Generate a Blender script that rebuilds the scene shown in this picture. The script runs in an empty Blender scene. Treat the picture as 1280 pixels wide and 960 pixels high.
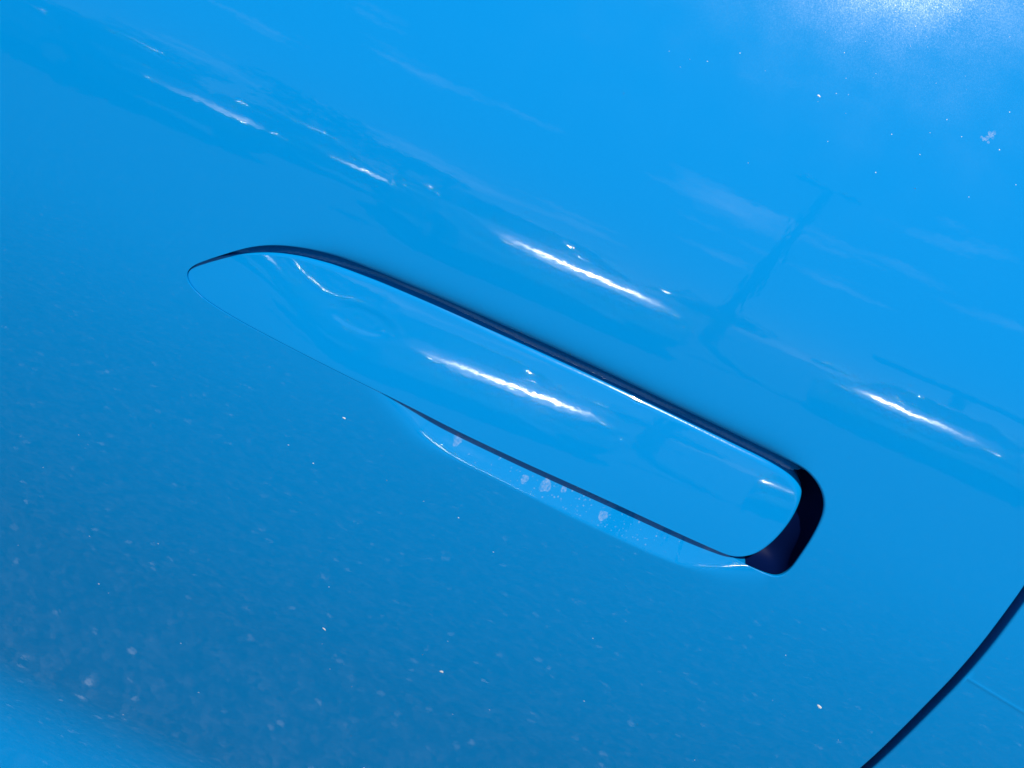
import bpy, bmesh, math, random
import numpy as np
from mathutils import Vector, Matrix, geometry
random.seed(7); rng = np.random.default_rng(11)
sc = bpy.context.scene
col = sc.collection
rad = math.radians

# ------------------------------------------------------------------ camera
ZH = 0.88                                   # height of the door handle above the ground
PITCH, ROLL, DIST = rad(22), rad(24), 0.45
cd = bpy.data.cameras.new('camera'); cam = bpy.data.objects.new('camera', cd); col.objects.link(cam)
Fw = Vector((0, math.cos(PITCH), -math.sin(PITCH))); R0 = Vector((1, 0, 0)); U0 = R0.cross(Fw)
Rt = math.cos(ROLL)*R0 + math.sin(ROLL)*U0; Up = -math.sin(ROLL)*R0 + math.cos(ROLL)*U0
M = Matrix((Rt, Up, -Fw)).transposed().to_4x4()
M.translation = Vector((0, 0, ZH)) - Fw*DIST
cam.matrix_world = M
cd.sensor_width = 36; cd.lens = 18/math.tan(rad(21)); cd.clip_start = 0.01; cd.clip_end = 3000
cd.dof.use_dof = True; cd.dof.focus_distance = DIST; cd.dof.aperture_fstop = 36
sc.camera = cam

# ------------------------------------------------------------------ sky, sun, exposure
SUN_EL, SUN_AZ = 50.7, 12.6                 # azimuth counted from straight out of the door towards the rear of the car
sd = Vector((math.sin(rad(SUN_AZ))*math.cos(rad(SUN_EL)), -math.cos(rad(SUN_AZ))*math.cos(rad(SUN_EL)), math.sin(rad(SUN_EL))))
w = bpy.data.worlds.new('World'); sc.world = w; w.use_nodes = True
nt = w.node_tree; N = nt.nodes; L = nt.links
bg = N['Background']; bg.inputs['Strength'].default_value = 0.076
sky = N.new('ShaderNodeTexSky'); sky.sky_type = 'NISHITA'; sky.sun_disc = False
sky.sun_elevation = rad(SUN_EL); sky.sun_rotation = math.atan2(sd.x, sd.y)
sky.air_density = 1.0; sky.dust_density = 0.3; sky.ozone_density = 8.0
tc = N.new('ShaderNodeTexCoord'); mp = N.new('ShaderNodeMapping'); mp.inputs['Scale'].default_value = (1.6, 1.6, 6.5)
mp.inputs['Location'].default_value = (32.0, 39.5, 15.5)
nz = N.new('ShaderNodeTexNoise'); nz.inputs['Scale'].default_value = 2.2; nz.inputs['Detail'].default_value = 6; nz.inputs['Roughness'].default_value = 0.55
rp = N.new('ShaderNodeValToRGB'); rp.color_ramp.elements[0].position = 0.60; rp.color_ramp.elements[1].position = 0.78
mul = N.new('ShaderNodeMath'); mul.operation = 'MULTIPLY'; mul.inputs[1].default_value = 0.95
mx = N.new('ShaderNodeMix'); mx.data_type = 'RGBA'; mx.inputs[7].default_value = (21, 21.5, 22.5, 1)
L.new(tc.outputs['Generated'], mp.inputs['Vector']); L.new(mp.outputs[0], nz.inputs['Vector']); L.new(nz.outputs['Fac'], rp.inputs['Fac'])
L.new(rp.outputs['Color'], mul.inputs[0]); L.new(mul.outputs[0], mx.inputs[0]); L.new(sky.outputs[0], mx.inputs[6]); L.new(mx.outputs[2], bg.inputs['Color'])
sl = bpy.data.lights.new('sun', 'SUN'); sun = bpy.data.objects.new('sun', sl); col.objects.link(sun)
sl.energy = 4.65; sl.angle = rad(0.5); sl.color = (1.0, 0.97, 0.93)
sun.rotation_euler = sd.to_track_quat('Z', 'Y').to_euler(); sun.location = (2, -6, 8)
sc.view_settings.view_transform = 'Standard'; sc.view_settings.look = 'None'
sc.view_settings.exposure = 0.0; sc.view_settings.gamma = 1.0; sc.view_settings.use_curve_mapping = False
sc.cycles.max_bounces = 8; sc.cycles.sample_clamp_indirect = 60
sc.cycles.use_denoising = True

# ------------------------------------------------------------------ helpers
def prop(o, label=None, cat=None, group=None, kind=None):
    if label: o['label'] = label
    if cat: o['category'] = cat
    if group: o['group'] = group
    if kind: o['kind'] = kind
    return o
def empty(name, loc=(0, 0, 0), rz=0):
    o = bpy.data.objects.new(name, None); col.objects.link(o); o.location = loc; o.rotation_euler.z = rz; o.empty_display_size = 0.1; return o
def mesh_obj(name, verts, faces, mat, parent=None, smooth=True, normals=None):
    me = bpy.data.meshes.new(name); me.from_pydata([tuple(map(float, v)) for v in verts], [], [tuple(map(int, f)) for f in faces])
    me.materials.append(mat); me.validate(); me.update()
    me.shade_smooth() if smooth else me.shade_flat()
    if normals is not None and len(normals) == len(me.vertices):
        me.normals_split_custom_set_from_vertices([tuple(map(float, n)) for n in normals])
    o = bpy.data.objects.new(name, me); col.objects.link(o); o.parent = parent; return o
def bm_obj(name, bm, mat, parent=None, smooth=True):
    bmesh.ops.recalc_face_normals(bm, faces=bm.faces)
    me = bpy.data.meshes.new(name); bm.to_mesh(me); bm.free(); me.materials.append(mat)
    me.shade_smooth() if smooth else me.shade_flat()
    o = bpy.data.objects.new(name, me); col.objects.link(o); o.parent = parent; return o
def sstep(x, a, b):
    t = np.clip((np.asarray(x, float)-a)/(b-a), 0, 1); return t*t*(3-2*t)

# ------------------------------------------------------------------ materials
def principled(name, color, rough=0.5, metal=0.0, coat=0.0, spec=0.5):
    m = bpy.data.materials.new(name); m.use_nodes = True; b = m.node_tree.nodes['Principled BSDF']
    b.inputs['Base Color'].default_value = (*color, 1); b.inputs['Roughness'].default_value = rough; b.inputs['Metallic'].default_value = metal
    b.inputs['Coat Weight'].default_value = coat; b.inputs['Coat Roughness'].default_value = 0.03; b.inputs['Specular IOR Level'].default_value = spec
    return m
def nd(m, t, **kw):
    n = m.node_tree.nodes.new(t)
    for k, v in kw.items(): setattr(n, k, v)
    return n
def paint_material():
    m = principled('blue_paint', (0.0, 0.236, 0.586), 0.34, 0.0, 1.0, 0.07)
    t = m.node_tree; b = t.nodes['Principled BSDF']; lk = t.links.new
    b.inputs['Coat Roughness'].default_value = 0.015; b.inputs['Coat IOR'].default_value = 1.39
    geo = nd(m, 'ShaderNodeNewGeometry')
    # fine waviness of the clear coat (orange peel)
    n1 = nd(m, 'ShaderNodeTexNoise'); n1.inputs['Scale'].default_value = 160; n1.inputs['Detail'].default_value = 3
    lk(geo.outputs['Position'], n1.inputs['Vector'])
    bp = nd(m, 'ShaderNodeBump'); bp.inputs['Strength'].default_value = 1.0; bp.inputs['Distance'].default_value = 1.9e-5
    lk(n1.outputs['Fac'], bp.inputs['Height']); lk(bp.outputs[0], b.inputs['Coat Normal'])
    # fine dust and swirl marks: tiny facets that scatter the sun near its reflection
    v1 = nd(m, 'ShaderNodeTexVoronoi'); v1.inputs['Scale'].default_value = 3400
    lk(geo.outputs['Position'], v1.inputs['Vector'])
    s1 = nd(m, 'ShaderNodeVectorMath', operation='SUBTRACT'); s1.inputs[1].default_value = (.5, .5, .5); lk(v1.outputs['Color'], s1.inputs[0])
    s2 = nd(m, 'ShaderNodeVectorMath', operation='SCALE'); s2.inputs['Scale'].default_value = 0.026; lk(s1.outputs[0], s2.inputs[0])
    s3 = nd(m, 'ShaderNodeVectorMath', operation='ADD'); lk(geo.outputs['Normal'], s3.inputs[0]); lk(s2.outputs[0], s3.inputs[1])
    s4 = nd(m, 'ShaderNodeVectorMath', operation='NORMALIZE'); lk(s3.outputs[0], s4.inputs[0]); lk(s4.outputs[0], b.inputs['Normal'])
    # uneven film of dust: roughness of the scattering lobe
    n2 = nd(m, 'ShaderNodeTexNoise'); n2.inputs['Scale'].default_value = 60; n2.inputs['Detail'].default_value = 5; lk(geo.outputs['Position'], n2.inputs['Vector'])
    mr = nd(m, 'ShaderNodeMapRange'); mr.inputs['From Min'].default_value = .3; mr.inputs['From Max'].default_value = .7; mr.inputs['To Min'].default_value = .13; mr.inputs['To Max'].default_value = .21
    lk(n2.outputs['Fac'], mr.inputs['Value']); lk(mr.outputs[0], b.inputs['Roughness'])
    return m
PAINT = paint_material()
NAVY = principled('dark_navy', (0.0008, 0.006, 0.045), 0.5, 0, 0, 0.05)
RUBBER = principled('black_rubber', (0.003, 0.003, 0.004), 0.8, 0, 0, .1)
def spot_material():
    m = principled('dried_water', (0.50, 0.68, 0.88), 0.6)
    t = m.node_tree; b = t.nodes['Principled BSDF']
    n = nd(m, 'ShaderNodeTexNoise'); n.inputs['Scale'].default_value = 900; n.inputs['Detail'].default_value = 4
    g = nd(m, 'ShaderNodeNewGeometry'); t.links.new(g.outputs['Position'], n.inputs['Vector'])
    mr = nd(m, 'ShaderNodeMapRange'); mr.inputs['From Min'].default_value = .35; mr.inputs['From Max'].default_value = .7; mr.inputs['To Min'].default_value = .03; mr.inputs['To Max'].default_value = .32
    t.links.new(n.outputs['Fac'], mr.inputs['Value']); t.links.new(mr.outputs[0], b.inputs['Alpha'])
    return m
SPOT = spot_material()
DUST = principled('pale_dust', (0.75, 0.76, 0.76), 0.8)
def asphalt_material():
    m = principled('asphalt', (0.06, 0.06, 0.062), 0.85)
    t = m.node_tree; b = t.nodes['Principled BSDF']; lk = t.links.new
    g = nd(m, 'ShaderNodeNewGeometry')
    v = nd(m, 'ShaderNodeTexVoronoi'); v.inputs['Scale'].default_value = 150; lk(g.outputs['Position'], v.inputs['Vector'])
    sep = nd(m, 'ShaderNodeSeparateColor'); lk(v.outputs['Color'], sep.inputs[0])
    r1 = nd(m, 'ShaderNodeValToRGB'); e = r1.color_ramp.elements
    e[0].position = 0.0; e[0].color = (.004, .004, .0045, 1); e[1].position = 0.80; e[1].color = (.11, .108, .105, 1)
    x = e.new(0.985); x.color = (.16, .155, .15, 1); x = e.new(0.996); x.color = (.75, .73, .70, 1)
    lk(sep.outputs[0], r1.inputs['Fac'])
    n = nd(m, 'ShaderNodeTexNoise'); n.inputs['Scale'].default_value = 38; n.inputs['Detail'].default_value = 8; lk(g.outputs['Position'], n.inputs['Vector'])
    mr = nd(m, 'ShaderNodeMapRange'); mr.inputs['From Min'].default_value = .3; mr.inputs['From Max'].default_value = .7; mr.inputs['To Min'].default_value = .3; mr.inputs['To Max'].default_value = 1.7
    lk(n.outputs['Fac'], mr.inputs['Value'])
    mm = nd(m, 'ShaderNodeMix', data_type='RGBA', blend_type='MULTIPLY'); mm.inputs[0].default_value = 1
    lk(r1.outputs[0], mm.inputs[6]); lk(mr.outputs[0], mm.inputs[7]); lk(mm.outputs[2], b.inputs['Base Color'])
    bp = nd(m, 'ShaderNodeBump'); bp.inputs['Distance'].default_value = .004; bp.inputs['Strength'].default_value = .8
    lk(v.outputs['Distance'], bp.inputs['Height']); lk(bp.outputs[0], b.inputs['Normal'])
    return m
ASPHALT = asphalt_material()

# ------------------------------------------------------------------ the ground
bm = bmesh.new(); S = 900
for q in ((-S, -S), (S, -S), (S, S), (-S, S)): bm.verts.new((q[0], q[1], 0))
bm.faces.new(bm.verts); prop(bm_obj('ground', bm, ASPHALT, smooth=False), 'grey asphalt ground mirrored in the lower door', kind='structure')

# ------------------------------------------------------------------ the blue car: surface of its side (x along the car, v height over the handle, y depth)
TV = np.array([-.5, -.40, -.35, -.296, -.243, -.15, -.10, -.05, -.02, .0, .02, .035, .050, .060, .075, .10, .13, .19, .3])
TT = np.array([-6, 0, 3, 0, -19.5, -17.5, -12.5, -6.8, -1.0, 2.6, 4.2, 5.6, 8.4, 11.5, 15.2, 19.2, 22.2, 26.2, 31.])
vv = np.linspace(-.5, .3, 8001); tt = np.interp(vv, TV, TT); kk = np.hanning(161); kk /= kk.sum()
tt = np.convolve(np.pad(tt, 80, mode='edge'), kk, 'valid')
ff = np.cumsum(np.tan(np.radians(tt)))*(vv[1]-vv[0]); ff -= np.interp(0, vv, ff)
def side(x, v): return np.interp(v, vv, ff) + x*x/8.0
mm_ = lambda l: np.array(l)*1e-3
H_TOP = mm_([(-114.83, -7.74), (-110.17, -3.39), (-99.89, 2.94), (-86.27, 8.65), (-74.83, 10.9), (-55.01, 12.77), (-34.86, 13.4), (-21.11, 13.2), (-6.04, 12.8), (8.71, 12.6), (24.31, 12.5), (39.91, 12.1), (55.17, 11.6), (76.19, 10.7), (91.92, 9.93), (97.66, 9.4), (101.75, 8.09), (104.92, 5.34), (106.28, 2.02), (106.6, -5.2), (104.45, -15.48), (100.99, -22.05)])
H_BOT = mm_([(97.2, -25.0), (93.58, -26.29), (87.86, -26.36), (72.94, -26.17), (41.46, -25.36), (10.32, -24.9), (-10.87, -24.31), (-30.15, -23.2), (-53.05, -22.24), (-78.53, -21.0), (-94.55, -19.9), (-103.35, -18.84), (-109.86, -17.51), (-114.86, -15.17), (-116.96, -13.0), (-116.6, -10.4)])
LIP = mm_([(-99.3, 5.97), (-91.55, 10.17), (-82.29, 13.24), (-71.1, 15.7), (-55.52, 17.2), (-35.62, 18.1), (-22.25, 18.3), (-7.8, 18.4), (6.75, 18.4), (22.36, 18.16), (37.75, 17.7), (52.93, 17.1), (73.42, 16.4), (88.8, 15.8), (95.92, 15.1), (101.87, 13.7), (107.56, 10.76), (111.75, 6.57), (113.79, 1.96), (114.53, -5.36), (114.16, -14.73), (113.11, -22.89), (111.04, -26.04), (107.7, -26.85)])
FACET = mm_([(-38.35, -24.02), (-31.1, -28.06), (-22.86, -32.4), (-16.33, -34.0), (-10.5, -34.4), (5.78, -34.9), (14.59, -35.5), (36.24, -36.8), (53.97, -37.3), (67.86, -37.57), (78.12, -37.2), (84.11, -36.2), (94.12, -33.1), (101.32, -29.6), (107.54, -26.37)])
fl = np.concatenate([[[-.08, .001]], FACET, [[.15, .004]]])
fx = np.linspace(-.08, .15, 1151); fv = np.interp(fx, fl[:, 0], fl[:, 1]); k2 = np.hanning(41); k2 /= k2.sum()
fv = np.convolve(np.pad(fv, 20, mode='edge'), k2, 'valid'); fs = np.gradient(fv, fx)
def facet(x, v):
    Lv = np.interp(x, fx, fv); sl_ = np.interp(x, fx, fs); d = (v-Lv)/np.sqrt(1+sl_*sl_)
    wd = 0.00022+0.0013*(1-sstep(x, -.03, .0))+0.0016*sstep(x, .078, .102)
    return np.where((x > -.06) & (x < .1082) & (v < -.015), math.tan(rad(19))*wd*np.logaddexp(0, np.clip(d/wd, -50, 50)), 0)
lx_, lv_ = LIP[:17, 0], LIP[:17, 1]
def lip_dip(x, v):                           # the panel bends gently inwards towards the upper edge of the opening
    d = v-np.interp(x, lx_, lv_)
    return .0021*sstep(x, -.104, -.05)*(1-sstep(x, .085, .107))*np.exp(-np.abs(d)/.0025)*(v > 0)
def door_surface(x, v): return side(x, v) + np.minimum(facet(x, v), .006) + lip_dip(x, v)
def fender_surface(x, v):
    d = (v - (-.0335 - .16*(x-.187)))          # faint raised line above the wheel arch
    return side(x, v) - .00013*np.exp(-(d/.0006)**2) + .0002
H_TOP[2:17, 1] += .0009*sstep(H_TOP[2:17, 0], -.10, -.05)*(1-sstep(H_TOP[2:17, 0], .095, .104)); LIP[:, 1] -= .0016*sstep(LIP[:, 0], -.09, -.04)*(1-sstep(LIP[:, 0], .09, .105))*(LIP[:, 1] > 0)
vb = lambda x: np.interp(x, [-.12, .1], [-.0186, -.0266])
wt = np.linspace(-.01, .06, 701); ht = np.interp(wt, [-.01, 0, .012, .020, .028, .037, .06], [4, 6.4, 9.0, 10.4, 11.8, 16, 24.])
hh = np.cumsum(np.tan(np.radians(ht)))*1e-4; hh -= np.interp(0, wt, hh)
def handle_surface(x, v):
    b = vb(x); wv = v-b; a = .80+.20*sstep(x, -.119, -.055)
    y1 = side(x, b) + .0008*sstep(x, -.07, .0) - .0004*(1-(x/.112)**2) + np.interp(wv, wt, hh) - .009*.02*np.log1p(np.exp((x+.03)/.02)) + .0004 - .35*x*np.maximum(wv, 0)*sstep(x, -.1, -.06)
    y1 = y1 + .0012*sstep(x, .088, .112) + .0007*sstep(x, .0, .07)
    rho = np.sqrt(((x+.0555)/.0110)**2+((v+.0022-.05*(x+.0555))/.0040)**2)      # shallow rounded dent
    y1 = y1 + 0.0002*.5*(1-np.tanh((rho-1)/.25))
    return side(x, v)*(1-a) + y1*a
def norm_of(S, x, v):
    e = 1e-4
    n = np.stack([(S(x+e, v)-S(x-e, v))/(2*e), -np.ones_like(x), (S(x, v+e)-S(x, v-e))/(2*e)], -1)
    return n/np.linalg.norm(n, axis=1, keepdims=True)
def resample(P, step, closed=True, smooth=2.0):
    P = np.asarray(P, float); n = len(P); out = []
    for i in range(n if closed else n-1):
        p0, p1, p2, p3 = (P[(i-1) % n], P[i], P[(i+1) % n], P[(i+2) % n]) if closed else (P[max(i-1, 0)], P[i], P[i+1], P[min(i+2, n-1)])
        t0 = 0; t1 = np.linalg.norm(p1-p0)**.5+1e-9; t2 = t1+np.linalg.norm(p2-p1)**.5+1e-9; t3 = t2+np.linalg.norm(p3-p2)**.5+1e-9
        for t in np.linspace(t1, t2, 24, endpoint=False):
            a1 = (t1-t)/(t1-t0)*p0+(t-t0)/(t1-t0)*p1; a2 = (t2-t)/(t2-t1)*p1+(t-t1)/(t2-t1)*p2; a3 = (t3-t)/(t3-t2)*p2+(t-t2)/(t3-t2)*p3
            b1 = (t2-t)/(t2-t0)*a1+(t-t0)/(t2-t0)*a2; b2 = (t3-t)/(t3-t1)*a2+(t-t1)/(t3-t1)*a3
            out.append((t2-t)/(t2-t1)*b1+(t-t1)/(t2-t1)*b2)
    if not closed: out.append(P[-1])
    Q = np.array(out); Q2 = np.concatenate([Q, Q[:1]]) if closed else Q
    s = np.concatenate([[0], np.cumsum(np.linalg.norm(np.diff(Q2, axis=0), axis=1))]); m = max(int(s[-1]/step), 4)
    u = np.linspace(0, s[-1], m, endpoint=not closed)
    Rr = np.stack([np.interp(u, s, Q2[:, k]) for k in (0, 1)], -1)
    if closed and smooth:
        kr = int(3*smooth); g = np.exp(-.5*(np.arange(-kr, kr+1)/smooth)**2); g /= g.sum()
        Rr = np.stack([np.convolve(np.pad(Rr[:, k], kr, mode='wrap'), g, 'valid') for k in (0, 1)], -1)
    return Rr
def loop_normals(Pl):
    """unit normals pointing to the outside of the closed loop"""
    d = np.roll(Pl, -1, 0)-np.roll(Pl, 1, 0); d /= np.linalg.norm(d, axis=1, keepdims=True)+1e-12
    A = .5*np.sum(Pl[:, 0]*np.roll(Pl[:, 1], -1)-np.roll(Pl[:, 0], -1)*Pl[:, 1])
    n = np.stack([d[:, 1], -d[:, 0]], -1); return n if A > 0 else -n
def inside(pts, Pl):
    x, y = pts[:, 0], pts[:, 1]; r = np.zeros(len(pts), bool); a = Pl; b = np.roll(Pl, -1, 0)
    for (x0, y0), (x1, y1) in zip(a, b):
        c = (y0 > y) != (y1 > y)
        if c.any(): r[c] ^= x[c] < (x1-x0)*(y[c]-y0)/(y1-y0)+x0
    return r
def near(pts, Pl, d):
    r = np.zeros(len(pts), bool)
    lo, hi = Pl.min(0)-d, Pl.max(0)+d; c = np.where(((pts > lo) & (pts < hi)).all(1))[0]
    for i in range(0, len(c), 2000):
        q = pts[c[i:i+2000]]; r[c[i:i+2000]] = (((q[:, None]-Pl[None])**2).sum(-1) < d*d).any(1)
    return r
def sheet(name, S, outer, holes, grid, radius, wall, mat, parent, mesh_gap=.0005):
    """smooth panel y = S(x, v) inside `outer`, without `holes`; every border is rolled inwards with its radius and ends in a wall"""
    loops = [(outer, 1)]+[(h, -1) for h in holes]
    pts = np.asarray(grid)
    keep = inside(pts, outer) & ~near(pts, outer, mesh_gap)
    for h in holes: keep &= ~inside(pts, h) & ~near(pts, h, mesh_gap)
    P2 = np.concatenate([l for l, _ in loops]+[pts[keep]]); ed = []; o = 0
    for l, _ in loops:
        ed += [(o+i, o+(i+1) % len(l)) for i in range(len(l))]; o += len(l)
    res = geometry.delaunay_2d_cdt([Vector(p) for p in P2.tolist()], ed, [], 0, 1e-7)
    V2 = np.array([tuple(v) for v in res[0]]); T = np.array([f for f in res[2] if len(f) == 3])
    cen = V2[T].mean(1); ok = inside(cen, outer)
    for h in holes: ok &= ~inside(cen, h)
    T = T[ok]; a = V2[T]; ar = (a[:, 1, 0]-a[:, 0, 0])*(a[:, 2, 1]-a[:, 0, 1])-(a[:, 1, 1]-a[:, 0, 1])*(a[:, 2, 0]-a[:, 0, 0])
    T[ar < 0] = T[ar < 0][:, ::-1]            # front side looks along -y
    co = np.stack([V2[:, 0], S(V2[:, 0], V2[:, 1]), V2[:, 1]+ZH], -1); nn = norm_of(S, V2[:, 0], V2[:, 1])
    verts, nor, faces = [co], [nn], [tuple(t) for t in T]; base = len(co)
    for (l, sgn), R, W in zip(loops, radius, wall):
        n2 = loop_normals(l)*sgn; p0 = np.stack([l[:, 0], S(l[:, 0], l[:, 1]), l[:, 1]+ZH], -1); n0 = norm_of(S, l[:, 0], l[:, 1]); d3 = np.stack([n2[:, 0], 0*n2[:, 0], n2[:, 1]], -1)
        R = np.broadcast_to(np.asarray(R, float), (len(l),)); m = len(l); prev = None
        ths = [0, 12, 24, 36, 48, 60, 72, 84, 90]
        for k in range(len(ths)+1):
            th = rad(ths[min(k, len(ths)-1)])
            p = p0+d3*(R*math.sin(th))[:, None]+np.array([0, 1, 0])*(R*(1-math.cos(th)))[:, None]
            if k == len(ths): p = p+np.array([0, W, 0])
            q = n0*math.cos(th)+d3*math.sin(th); q /= np.linalg.norm(q, axis=1, keepdims=True)
            verts.append(p); nor.append(q)
            if prev is not None:
                A = .5*np.sum(l[:, 0]*np.roll(l[:, 1], -1)-np.roll(l[:, 0], -1)*l[:, 1])*sgn
                for i in range(m):
                    j = (i+1) % m; f = (prev+i, base+i, base+j, prev+j) if A > 0 else (prev+i, prev+j, base+j, base+i)
                    faces.append(f)
            prev = base; base += m
    return mesh_obj(name, np.concatenate(verts), faces, mat, parent, True, np.concatenate(nor))
def grid_pts(xs, vs):
    X, Y = np.meshgrid(xs, vs); X = X+np.where(np.arange(X.shape[0]) % 2, .25, -.25)[:, None]*np.gradient(xs)[None]
    return np.stack([X.ravel(), Y.ravel()], -1)

car = prop(empty('car', (0, .6, 0)), 'glossy bright blue car, its door and rear side panel around the flush handle', 'car')
car_children = []
def own(o): car_children.append(o); return o

# opening for the handle: the visible edge, then the loop where the panel starts to roll into it
edge = np.concatenate([LIP, mm_([(93.58, -26.9), (87.86, -26.9), (72.94, -26.6), (41.46, -25.75), (10.32, -25.25), (-10.87, -24.62), (-30.15, -23.45), (-53.05, -22.46), (-78.53, -21.2), (-94.55, -20.08), (-103.35, -19.02), (-109.95, -17.67), (-114.98, -15.31), (-117.14, -13.02), (-116.78, -10.33), (-115.0, -7.66), (-110.35, -3.25)])])
edge = resample(edge, .0008, True, 2.0); en = loop_normals(edge)
edge = edge - en*(.00006*(1-sstep(edge[:, 0], -.05, -.02))*(edge[:, 1] < -.004))[:, None]
top = sstep(en[:, 1], .1, .7)*sstep(edge[:, 0], -.112, -.06)
rl = .0001+.0008*top+.0007*sstep(en[:, 0], .3, .9)*sstep(edge[:, 0], .08, .1)
kr = 20; g = np.hanning(2*kr+1); g /= g.sum(); rl = np.convolve(np.pad(rl, kr, mode='wrap'), g, 'valid')
hole = edge+en*rl[:, None]
GAPL = mm_([(70, -450), (98, -370), (130, -290), (157, -210), (168.5, -140), (174.5, -105), (178.2, -85.4), (180.8, -66.2), (183.0, -49), (184.8, -35.7), (186.4, -20.9), (187.4, -7.1), (188.1, 4.5), (188.6, 20), (188.4, 50), (186.5, 100), (181, 170), (170, 260)])
gl = resample(GAPL, .004, False); gd = np.gradient(gl, axis=0); gd /= np.linalg.norm(gd, axis=1, keepdims=True); gn = np.stack([gd[:, 1], -gd[:, 0]], -1)  # towards the rear
HALF = .0016
dl = gl-gn*(HALF+.0012); dr = gl+gn*(HALF+.0010)
def line(a, b, step): n = max(int(math.dist(a, b)/step), 2); return np.linspace(a, b, n, endpoint=False)
outer_door = np.concatenate([dl, line(dl[-1], (-.80, .26), .02)[1:], line((-.80, .26), (-.80, -.45), .02), line((-.80, -.45), dl[0], .02)])
fine_x = np.concatenate([np.linspace(-.79, -.26, 36), np.linspace(-.255, .20, 115)]); fine_v = np.concatenate([np.linspace(-.44, -.26, 30), np.linspace(-.257, .21, 190), np.linspace(.213, .255, 16)])
gA = grid_pts(fine_x, fine_v); win = (gA[:, 0] > -.125) & (gA[:, 0] < .123) & (gA[:, 1] > -.046) & (gA[:, 1] < .028); gA = gA[~win]
gB = grid_pts(np.arange(-.124, .123, .0022), np.arange(-.0455, .028, .0011))
lipline = np.stack([fx, fv], -1)[(fx > -.03) & (fx < .1)][::3]
gC = np.concatenate([lipline+np.array([0, d]) for d in (-.0009, -.0005, -.0002, 0, .0002, .0005, .0009)])
gB = gB[~near(gB, lipline, .0012)]
door = own(sheet('door_panel', door_surface, outer_door, [hole], np.concatenate([gA, gB, gC]), [.0012, rl], [.03, .016], PAINT, None))
outer_f = np.concatenate([dr[::-1], line(dr[0], (.62, -.45), .02)[1:], line((.62, -.45), (.62, .26), .02), line((.62, .26), dr[-1], .02)])
gF = grid_pts(np.concatenate([np.linspace(.08, .24, 60), np.linspace(.25, .61, 24)]), np.concatenate([np.linspace(-.44, -.13, 60), np.linspace(-.128, .10, 130), np.linspace(.103, .255, 40)]))
fxx = np.linspace(.185, .40, 160); fline = np.stack([fxx, -.0335-.16*(fxx-.187)], -1); gF = gF[~near(gF, fline, .0025)]
gF = np.concatenate([gF]+[fline+np.array([0, d]) for d in (-.0018, -.001, -.0005, 0, .0005, .001, .0018)])
fender = own(sheet('quarter_panel', fender_surface, outer_f, [], gF, [.0010], [.03], PAINT, None))

# handle: solid with rounded edges
hl = resample(np.concatenate([H_TOP, H_BOT]), .0008, True, 2.0); hn = loop_normals(hl)
hr = .00014+.0036*sstep(hn[:, 1], .0, .7)*sstep(hl[:, 0], -.112, -.06)+.0009*sstep(hn[:, 0], .3, .9)*sstep(hl[:, 0], .07, .09)
hr = np.convolve(np.pad(hr, kr, mode='wrap'), g, 'valid')
gH = grid_pts(np.arange(-.118, .108, .0012), np.arange(-.028, .016, .0008))
handle = own(sheet('door_handle', handle_surface, hl-hn*hr[:, None], [], gH, [hr], [.006], PAINT, None))

# cup behind the handle: painted floor
cup_edge = edge+en*.0006
htx, htv = H_TOP[2:17, 0], H_TOP[2:17, 1]
def cup_surface(x, v):
    vt = np.interp(x, htx, htv); yt = handle_surface(x, vt)
    dv = v-vt; return yt + np.interp(dv, [-.030, -.012, -.001, .0004, .0026, .0034, .006], [.010, .009, .0004, .0007, .0021, .0062, .0095]) + .011*sstep(x, .0965, .0975)*sstep(.0093+.37*(x-.0995)-v, -.0003, .0004)
gU = np.concatenate([grid_pts(np.arange(-.116, .092, .0015), np.concatenate([np.arange(-.027, .002, .003), np.arange(.002, .0195, .0004)])), grid_pts(np.arange(.092, .116, .0006), np.arange(-.027, .019, .0006))])
cup = own(sheet('handle_cup', cup_surface, cup_edge, [], gU, [.0002], [.002], PAINT, None))
# pocket round the free end of the handle, one even dark navy colour
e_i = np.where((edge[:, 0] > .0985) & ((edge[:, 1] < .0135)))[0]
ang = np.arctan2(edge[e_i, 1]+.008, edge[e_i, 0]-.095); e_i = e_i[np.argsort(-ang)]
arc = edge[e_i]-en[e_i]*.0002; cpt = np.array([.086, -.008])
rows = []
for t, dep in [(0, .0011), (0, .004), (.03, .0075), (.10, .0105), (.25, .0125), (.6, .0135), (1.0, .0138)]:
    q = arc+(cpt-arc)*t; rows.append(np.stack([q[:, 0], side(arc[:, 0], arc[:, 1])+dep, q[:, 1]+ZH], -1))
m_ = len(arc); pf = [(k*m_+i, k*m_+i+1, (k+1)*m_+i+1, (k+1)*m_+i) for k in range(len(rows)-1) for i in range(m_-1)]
pocket = own(mesh_obj('end_pocket', np.concatenate(rows), pf, NAVY))
# rubber seal and inner sheet behind the gap
bm = bmesh.new()
def tube(bm, P, r, seg=8):
    P = [Vector(p) for p in P]; rings = []
    for i, p in enumerate(P):
        t = (P[min(i+1, len(P)-1)]-P[max(i-1, 0)]).normalized(); a = t.orthogonal().normalized(); b = t.cross(a)
        if rings:
            a = (rings[-1][1]-t*rings[-1][1].dot(t)).normalized(); b = t.cross(a)
        rr = r[i] if hasattr(r, '__len__') else r
        rings.append(([bm.verts.new(p+(a*math.cos(2*math.pi*k/seg)+b*math.sin(2*math.pi*k/seg))*rr) for k in range(seg)], a))
    for (r0, _), (r1, _) in zip(rings, rings[1:]):
        for k in range(seg): bm.faces.new((r0[k], r0[(k+1) % seg], r1[(k+1) % seg], r1[k]))
    bm.faces.new(rings[0][0]); bm.faces.new(rings[-1][0][::-1])
sy = side(gl[:, 0], gl[:, 1])
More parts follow.
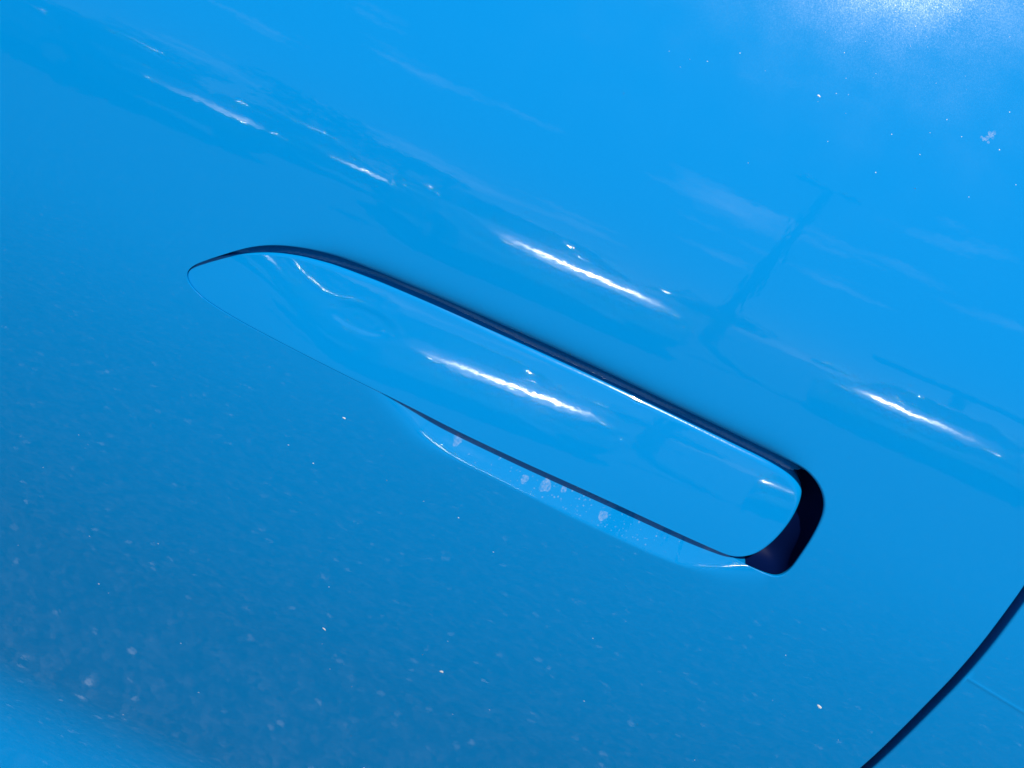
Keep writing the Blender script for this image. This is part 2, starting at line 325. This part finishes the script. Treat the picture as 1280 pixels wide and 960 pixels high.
tube(bm, [(x, y+.0135, v+ZH) for (x, v), y in zip(gl, sy)], .0050); seal = own(bm_obj('door_seal', bm, RUBBER))
xs = np.linspace(-.798, .618, 40); vs = np.linspace(-.448, .258, 40); X, Y = np.meshgrid(xs, vs)
pv = np.stack([X.ravel(), (side(X, Y)+.029).ravel(), Y.ravel()+ZH], -1)
inner = own(mesh_obj('inner_panel', pv, [(r*40+c, r*40+c+1, (r+1)*40+c+1, (r+1)*40+c) for r in range(39) for c in range(39)], RUBBER))
for o in car_children:
    o.parent = car; o.matrix_parent_inverse = Matrix.Translation((0, -.6, 0))

# dried water marks and dust on the paint
def blot(verts, faces, S, x, v, rx, rv, rot, n=14, rough=.25, lift=.00006):
    b = len(verts); ph = random.random()*9; pts = []
    for k in range(n):
        a = 2*math.pi*k/n; q = 1+rough*(math.sin(2*a+ph)*.5+math.sin(3*a+2*ph)*.4+random.uniform(-.12, .12))
        dx, dv = rx*q*math.cos(a), rv*q*math.sin(a)
        pts.append((x+dx*math.cos(rot)-dv*math.sin(rot), v+dx*math.sin(rot)+dv*math.cos(rot)))
    for px, pv_ in pts: verts.append((px, float(S(np.array([px]), np.array([pv_]))[0])-.00002, pv_+ZH))
    verts.append((x, float(S(np.array([x]), np.array([v]))[0])-lift-.00002, v+ZH))
    faces += [(b+k, b+(k+1) % n, b+n) for k in range(n)]
def child(o, p):
    o.parent = p; o.matrix_parent_inverse = (Matrix.Translation(car.location) @ Matrix.Translation((0, -.6, 0))).inverted(); return o
for x, v, rx, rv, rot in [(-9.4, -28.2, 1.5, 2.3, -.3), (17.4, -31.3, 1.2, 1.7, .3), (24.9, -30.4, 1.6, 2.9, .1), (31.3, -29.0, .8, 1.7, .2), (47.5, -32.1, 1.5, 1.9, .5)]:
    V, Fc = [], []; blot(V, Fc, door_surface, x*1e-3, v*1e-3, rx*1e-3, rv*1e-3, rot, 32, .35); child(mesh_obj('water_spot', V, Fc, SPOT), door)
for dx, dv, rr in [(0, 0, .7), (.6, 1.5, .8), (1.5, 2.4, .6), (-.8, -.6, .5), (-1.7, -.4, .4), (1.7, 1.0, .5), (1.0, -.9, .4)]:
    V, Fc = [], []; blot(V, Fc, door_surface, (107.4+dx)*1e-3, (132.4+dv)*1e-3, rr*1e-3, rr*1.2e-3, .3, 12, .3); child(mesh_obj('water_spot', V, Fc, SPOT), door)
V, Fc = [], []
for _ in range(150):
    x = random.gauss(.038, .022); lo = np.interp(x, fx, fv); hi = -.0275
    if not -.015 < x < .08: continue
    v = random.uniform(lo+.0012, hi); r = random.choice([.00012, .00016, .0002, .0003]); blot(V, Fc, door_surface, x, v, r, r, 0, 7, .2, .00004)
prop(child(mesh_obj('fine_water_marks', V, Fc, SPOT), door), kind='stuff')
V, Fc = [], []
for x, v, rx in [(149.1, -69.1, .8), (20.3, -128.1, .7), (-27.9, -133.1, .6), (-48.6, -37.7, .45), (52.4, 123.7, .4)]:
    blot(V, Fc, door_surface, x*1e-3, v*1e-3, rx*1.3e-3, rx*.7e-3, random.uniform(-1, .2), 9, .3, .0002)
for _ in range(60):
    x, v = random.uniform(-.2, .17), random.uniform(-.25, -.05); r = abs(random.gauss(.00010, .00006))+.00005
    blot(V, Fc, door_surface, x, v, r*1.4, r*.8, random.uniform(-1, 1), 7, .3, r*.5)
for _ in range(110):
    x, v = random.gauss(.07, .05), random.gauss(.155, .03)
    if v > .24 or v < .07 or x > .17: continue
    r = abs(random.gauss(.00006, .00005))+.00004; blot(V, Fc, door_surface, x, v, r, r, 0, 7, .3, r*.5)
prop(child(mesh_obj('dust', V, Fc, DUST), door), kind='stuff')

# ------------------------------------------------------------------ what the paint mirrors: parked cars, trees, a lamp
CHROME = principled('chrome', (.85, .86, .88), 0.20, 1.0)
GLASS = principled('car_glass', (.012, .016, .018), 0.03, 0, 0, .3)
TYRE = principled('tyre_rubber', (.02, .02, .02), .8)
GALV = principled('galvanised_steel', (.16, .165, .17), .5, .4)
def loft(stations, n_exp, seg=40, lo=0.0, hi=math.pi, off=0.0):
    vs_, fs_ = [], []; K = len(stations)
    for (t, hw, zt, zb) in stations:
        for k in range(seg+1):
            a = lo+(hi-lo)*k/seg; c, s = math.cos(a), math.sin(a)
            vs_.append(((hw+off)*math.copysign(abs(c)**(2/n_exp), c), -t, zb+(zt-zb+off)*abs(s)**(2/n_exp)))
    for i in range(K-1):
        for k in range(seg): a = i*(seg+1)+k; fs_.append((a, a+1, a+seg+2, a+seg+1))
    fs_.append(tuple(range(seg, -1, -1))); fs_.append(tuple((K-1)*(seg+1)+k for k in range(seg+1)))
    return vs_, fs_
def dense(st, n=70):
    st = np.array(st, float); t = np.linspace(st[0, 0], st[-1, 0], n); u = np.interp(t, st[:, 0], np.arange(len(st)))
    kz = np.hanning(9); kz /= kz.sum(); out = [t]
    for k in (1, 2, 3):
        q = np.interp(t, st[:, 0], st[:, k]); out.append(np.convolve(np.pad(q, 4, mode='edge'), kz, 'valid'))
    return np.stack(out, -1)
def ellipsoid(name, c, r, mat, parent, rot=0):
    b = bmesh.new(); bmesh.ops.create_uvsphere(b, u_segments=20, v_segments=12, radius=1, matrix=Matrix.Translation(c) @ Matrix.Rotation(rot, 4, 'Z') @ Matrix.Diagonal((*r, 1)))
    return bm_obj(name, b, mat, parent)
def parked_car(loc, rz, paint, label, crown=4.5, bars=False):
    t = prop(empty('parked_car', loc, rz), label, 'car', 'cars parked opposite, seen as reflections')
    def lp(name, st, e, mat, **kw):
        v, f = loft(dense(st), e, **kw); o = mesh_obj(name, v, f, mat, t); b = bmesh.new(); b.from_mesh(o.data); bmesh.ops.recalc_face_normals(b, faces=b.faces); b.to_mesh(o.data); b.free(); return o
    lp('body', [(0, .60, .58, .30), (.03, .74, .66, .26), (.08, .80, .705, .24), (.30, .85, .810, .22), (.50, .87, .865, .21), (.75, .89, .92, .20), (1.15, .89, .975, .20), (2, .89, .98, .20), (3.4, .88, 1.0, .20), (4.0, .84, .99, .22), (4.2, .76, .93, .26), (4.3, .62, .80, .32)], crown, paint)
    lp('windows', [(.98, .72, .95, .85), (1.35, .70, 1.17, .85), (1.75, .655, 1.385, .85), (2.2, .645, 1.45, .85), (3.0, .635, 1.44, .85), (3.6, .64, 1.25, .85), (4.0, .64, .98, .85)], 3.4, GLASS)
    lp('roof', [(1.72, .645, 1.375, .85), (1.9, .645, 1.42, .85), (2.2, .645, 1.45, .85), (3.0, .635, 1.44, .85), (3.3, .635, 1.375, .85)], 3.4, paint, lo=1.0, hi=math.pi-1.0, off=.012)
    for s in (-1, 1):
        ellipsoid('headlight', (s*.63, -.10, .66), (.17, .10, .065), CHROME, t, -s*.45)
        ellipsoid('mirror', (s*.99, -1.32, 1.06), (.16, .12, .065), CHROME, t)
        for yy in (-.82, -3.45):
            b = bmesh.new(); mt = Matrix.Translation((s*.80, yy, .32)) @ Matrix.Rotation(math.pi/2, 4, 'Y')
            bmesh.ops.create_cone(b, cap_ends=True, segments=32, radius1=.32, radius2=.32, depth=.21, matrix=mt); wh = bm_obj('wheel', b, TYRE, t, False)
            b = bmesh.new(); bmesh.ops.create_cone(b, cap_ends=True, segments=24, radius1=.21, radius2=.19, depth=.02, matrix=Matrix.Translation((s*.905, yy, .32)) @ Matrix.Rotation(math.pi/2*s, 4, 'Y')); bm_obj('rim', b, CHROME, wh, False)
    b = bmesh.new(); bmesh.ops.create_cube(b, size=1, matrix=Matrix.Translation((0, -.01, .50)) @ Matrix.Diagonal((.80, .10, .12, 1))); bmesh.ops.bevel(b, geom=b.edges[:], offset=.02, segments=2, affect='EDGES'); bm_obj('grille', b, RUBBER, t)
    if bars:  # chrome bars added on the roofs only to throw more sun glints
        for yy, zz in ((-2.0, 1.50), (-2.75, 1.52)): ellipsoid('glint_bar', (0, yy, zz), (.66, .10, .035), CHROME, t)
    b = bmesh.new(); tube(b, [(x, -.015-.05*(x/.6)**2, .585) for x in np.linspace(-.5, .5, 13)], .018); bm_obj('chrome_strip', b, CHROME, t)
    return t
WHITEP = principled('white_paint', (.78, .78, .80), .32, 0, 1.0)
SILVER = principled('silver_paint', (.80, .81, .83), .25, 1.0, 1.0)
DARKP = principled('dark_paint', (.03, .035, .05), .3, .3, 1.0)
parked_car((0.20, -6.2, 0), -.30, SILVER, 'silver car parked straight opposite, mirrored as the long white streak', 7.0)
parked_car((2.75, -7.3, 0), .42, SILVER, 'second silver car parked opposite, mirrored near the right edge of the door')
parked_car((-2.75, -7.4, 0), -.90, DARKP, 'dark car in the first row, left of the silver car parked opposite', bars=True)

REDP = principled('red_paint', (.35, .02, .02), .3, 0, 1.0)
parked_car((-10.2, -12.6, 0), -1.0, DARKP, 'dark car in the second row, leftmost, beside the red car', bars=True)
parked_car((-6.3, -12.5, 0), -.95, REDP, 'red car in the second row between dark and grey cars', bars=True)
parked_car((-2.4, -12.2, 0), -.75, principled('grey_paint', (.10, .105, .11), .3, .5, 1.0), 'grey car in the second row behind dark and silver cars', bars=True)
parked_car((5.5, -11.6, 0), .75, WHITEP, 'white car at the far right of the second row', bars=True)
LEAF = principled('leaves', (.035, .07, .02), .6); BARK = principled('bark', (.06, .045, .03), .9)
def tree(x, y, h, wd, label, n=1500):
    t = prop(empty('tree', (x, y, 0)), label, 'tree', 'trees behind the parked cars')
    b = bmesh.new(); tube(b, [(0, 0, 0), (.05, 0, h*.2), (-.04, .03, h*.42), (.06, 0, h*.8)], [.16, .13, .09, .03])
    for k in range(5):
        a = k*1.3; tube(b, [(0, 0, h*(.25+.08*k)), (math.cos(a)*wd*.3, math.sin(a)*wd*.3, h*(.42+.07*k)), (math.cos(a)*wd*.55, math.sin(a)*wd*.55, h*(.52+.07*k))], [.06, .04, .015], 6)
    bm_obj('trunk', b, BARK, t)
    V, Fc = [], []; cl = [(random.uniform(-.62, .62)*wd, random.uniform(-.62, .62)*wd, h*random.uniform(.35, .86), wd*random.uniform(.22, .42)) for _ in range(16)]
    for i in range(n):
        cx, cy, cz, cr = random.choice(cl); d = Vector((random.gauss(0, 1), random.gauss(0, 1), random.gauss(0, .8))).normalized()*cr*random.random()**.4
        p = Vector((cx, cy, cz))+d; u = Vector((random.gauss(0, 1), random.gauss(0, 1), random.gauss(0, 1))).normalized(); q = u.orthogonal().normalized(); s = random.uniform(.07, .15); j = len(V)
        V += [p-u*s, p+q*s*.5, p+u*s, p-q*s*.5]; Fc.append((j, j+1, j+2, j+3))
    mesh_obj('crown', V, Fc, LEAF, t, False); return t
for x, y, h, wd, lb in [(-6.6, -24, 5.2, 2.0, 'tall bushy green tree behind the dark parked car'), (-4.3, -25, 4.2, 1.9, 'rounded tree behind the gap between dark and silver cars'), (-11.5, -26, 3.6, 2.2, 'low spreading tree at the far left of the row'), (-.6, -36, 3.0, 2.4, 'small distant tree behind the silver parked car'), (5.2, -34, 3.3, 2.2, 'small distant tree between lamp post and barrier'), (17.5, -34, 3.8, 2.8, 'wide distant tree beyond the barrier')]:
    tree(x, y, h, wd, lb)
lp_ = prop(empty('street_lamp', (3.05, -15.5, 0)), 'tall grey street lamp with two short arms, mirrored above the crease', 'street lamp')
b = bmesh.new(); tube(b, [(-.75, 0, 0), (-.62, 0, 2), (-.38, 0, 4.5), (-.02, 0, 7.5), (.35, 0, 9.5)], [.13, .12, .11, .1, .085], 12); bm_obj('pole', b, GALV, lp_)
for s in (-1, 1):
    b = bmesh.new(); tube(b, [(.34, 0, 9.45), (.34+s*.15, 0, 9.6), (.34+s*.25, 0, 9.62)], .05); bm_obj('arm', b, GALV, lp_)
    ellipsoid('lamp_head', (.34+s*.38, 0, 9.6), (.22, .14, .09), GALV, lp_)
hb = prop(empty('height_barrier', (6.1, -15, 0)), 'grey steel frame over the car park entrance, mirrored at the right edge', 'barrier')
for px in (-.2, 3.4):
    b = bmesh.new(); bmesh.ops.create_cube(b, size=1, matrix=Matrix.Translation((px, 0, 1.3)) @ Matrix.Diagonal((.2, .2, 2.6, 1))); bmesh.ops.bevel(b, geom=b.edges[:], offset=.02, affect='EDGES'); bm_obj('post', b, GALV, hb, False)
b = bmesh.new(); bmesh.ops.create_cube(b, size=1, matrix=Matrix.Translation((1.2, 0, 2.75)) @ Matrix.Diagonal((5.6, .22, .3, 1))); bmesh.ops.bevel(b, geom=b.edges[:], offset=.03, affect='EDGES'); bm_obj('beam', b, GALV, hb, False)
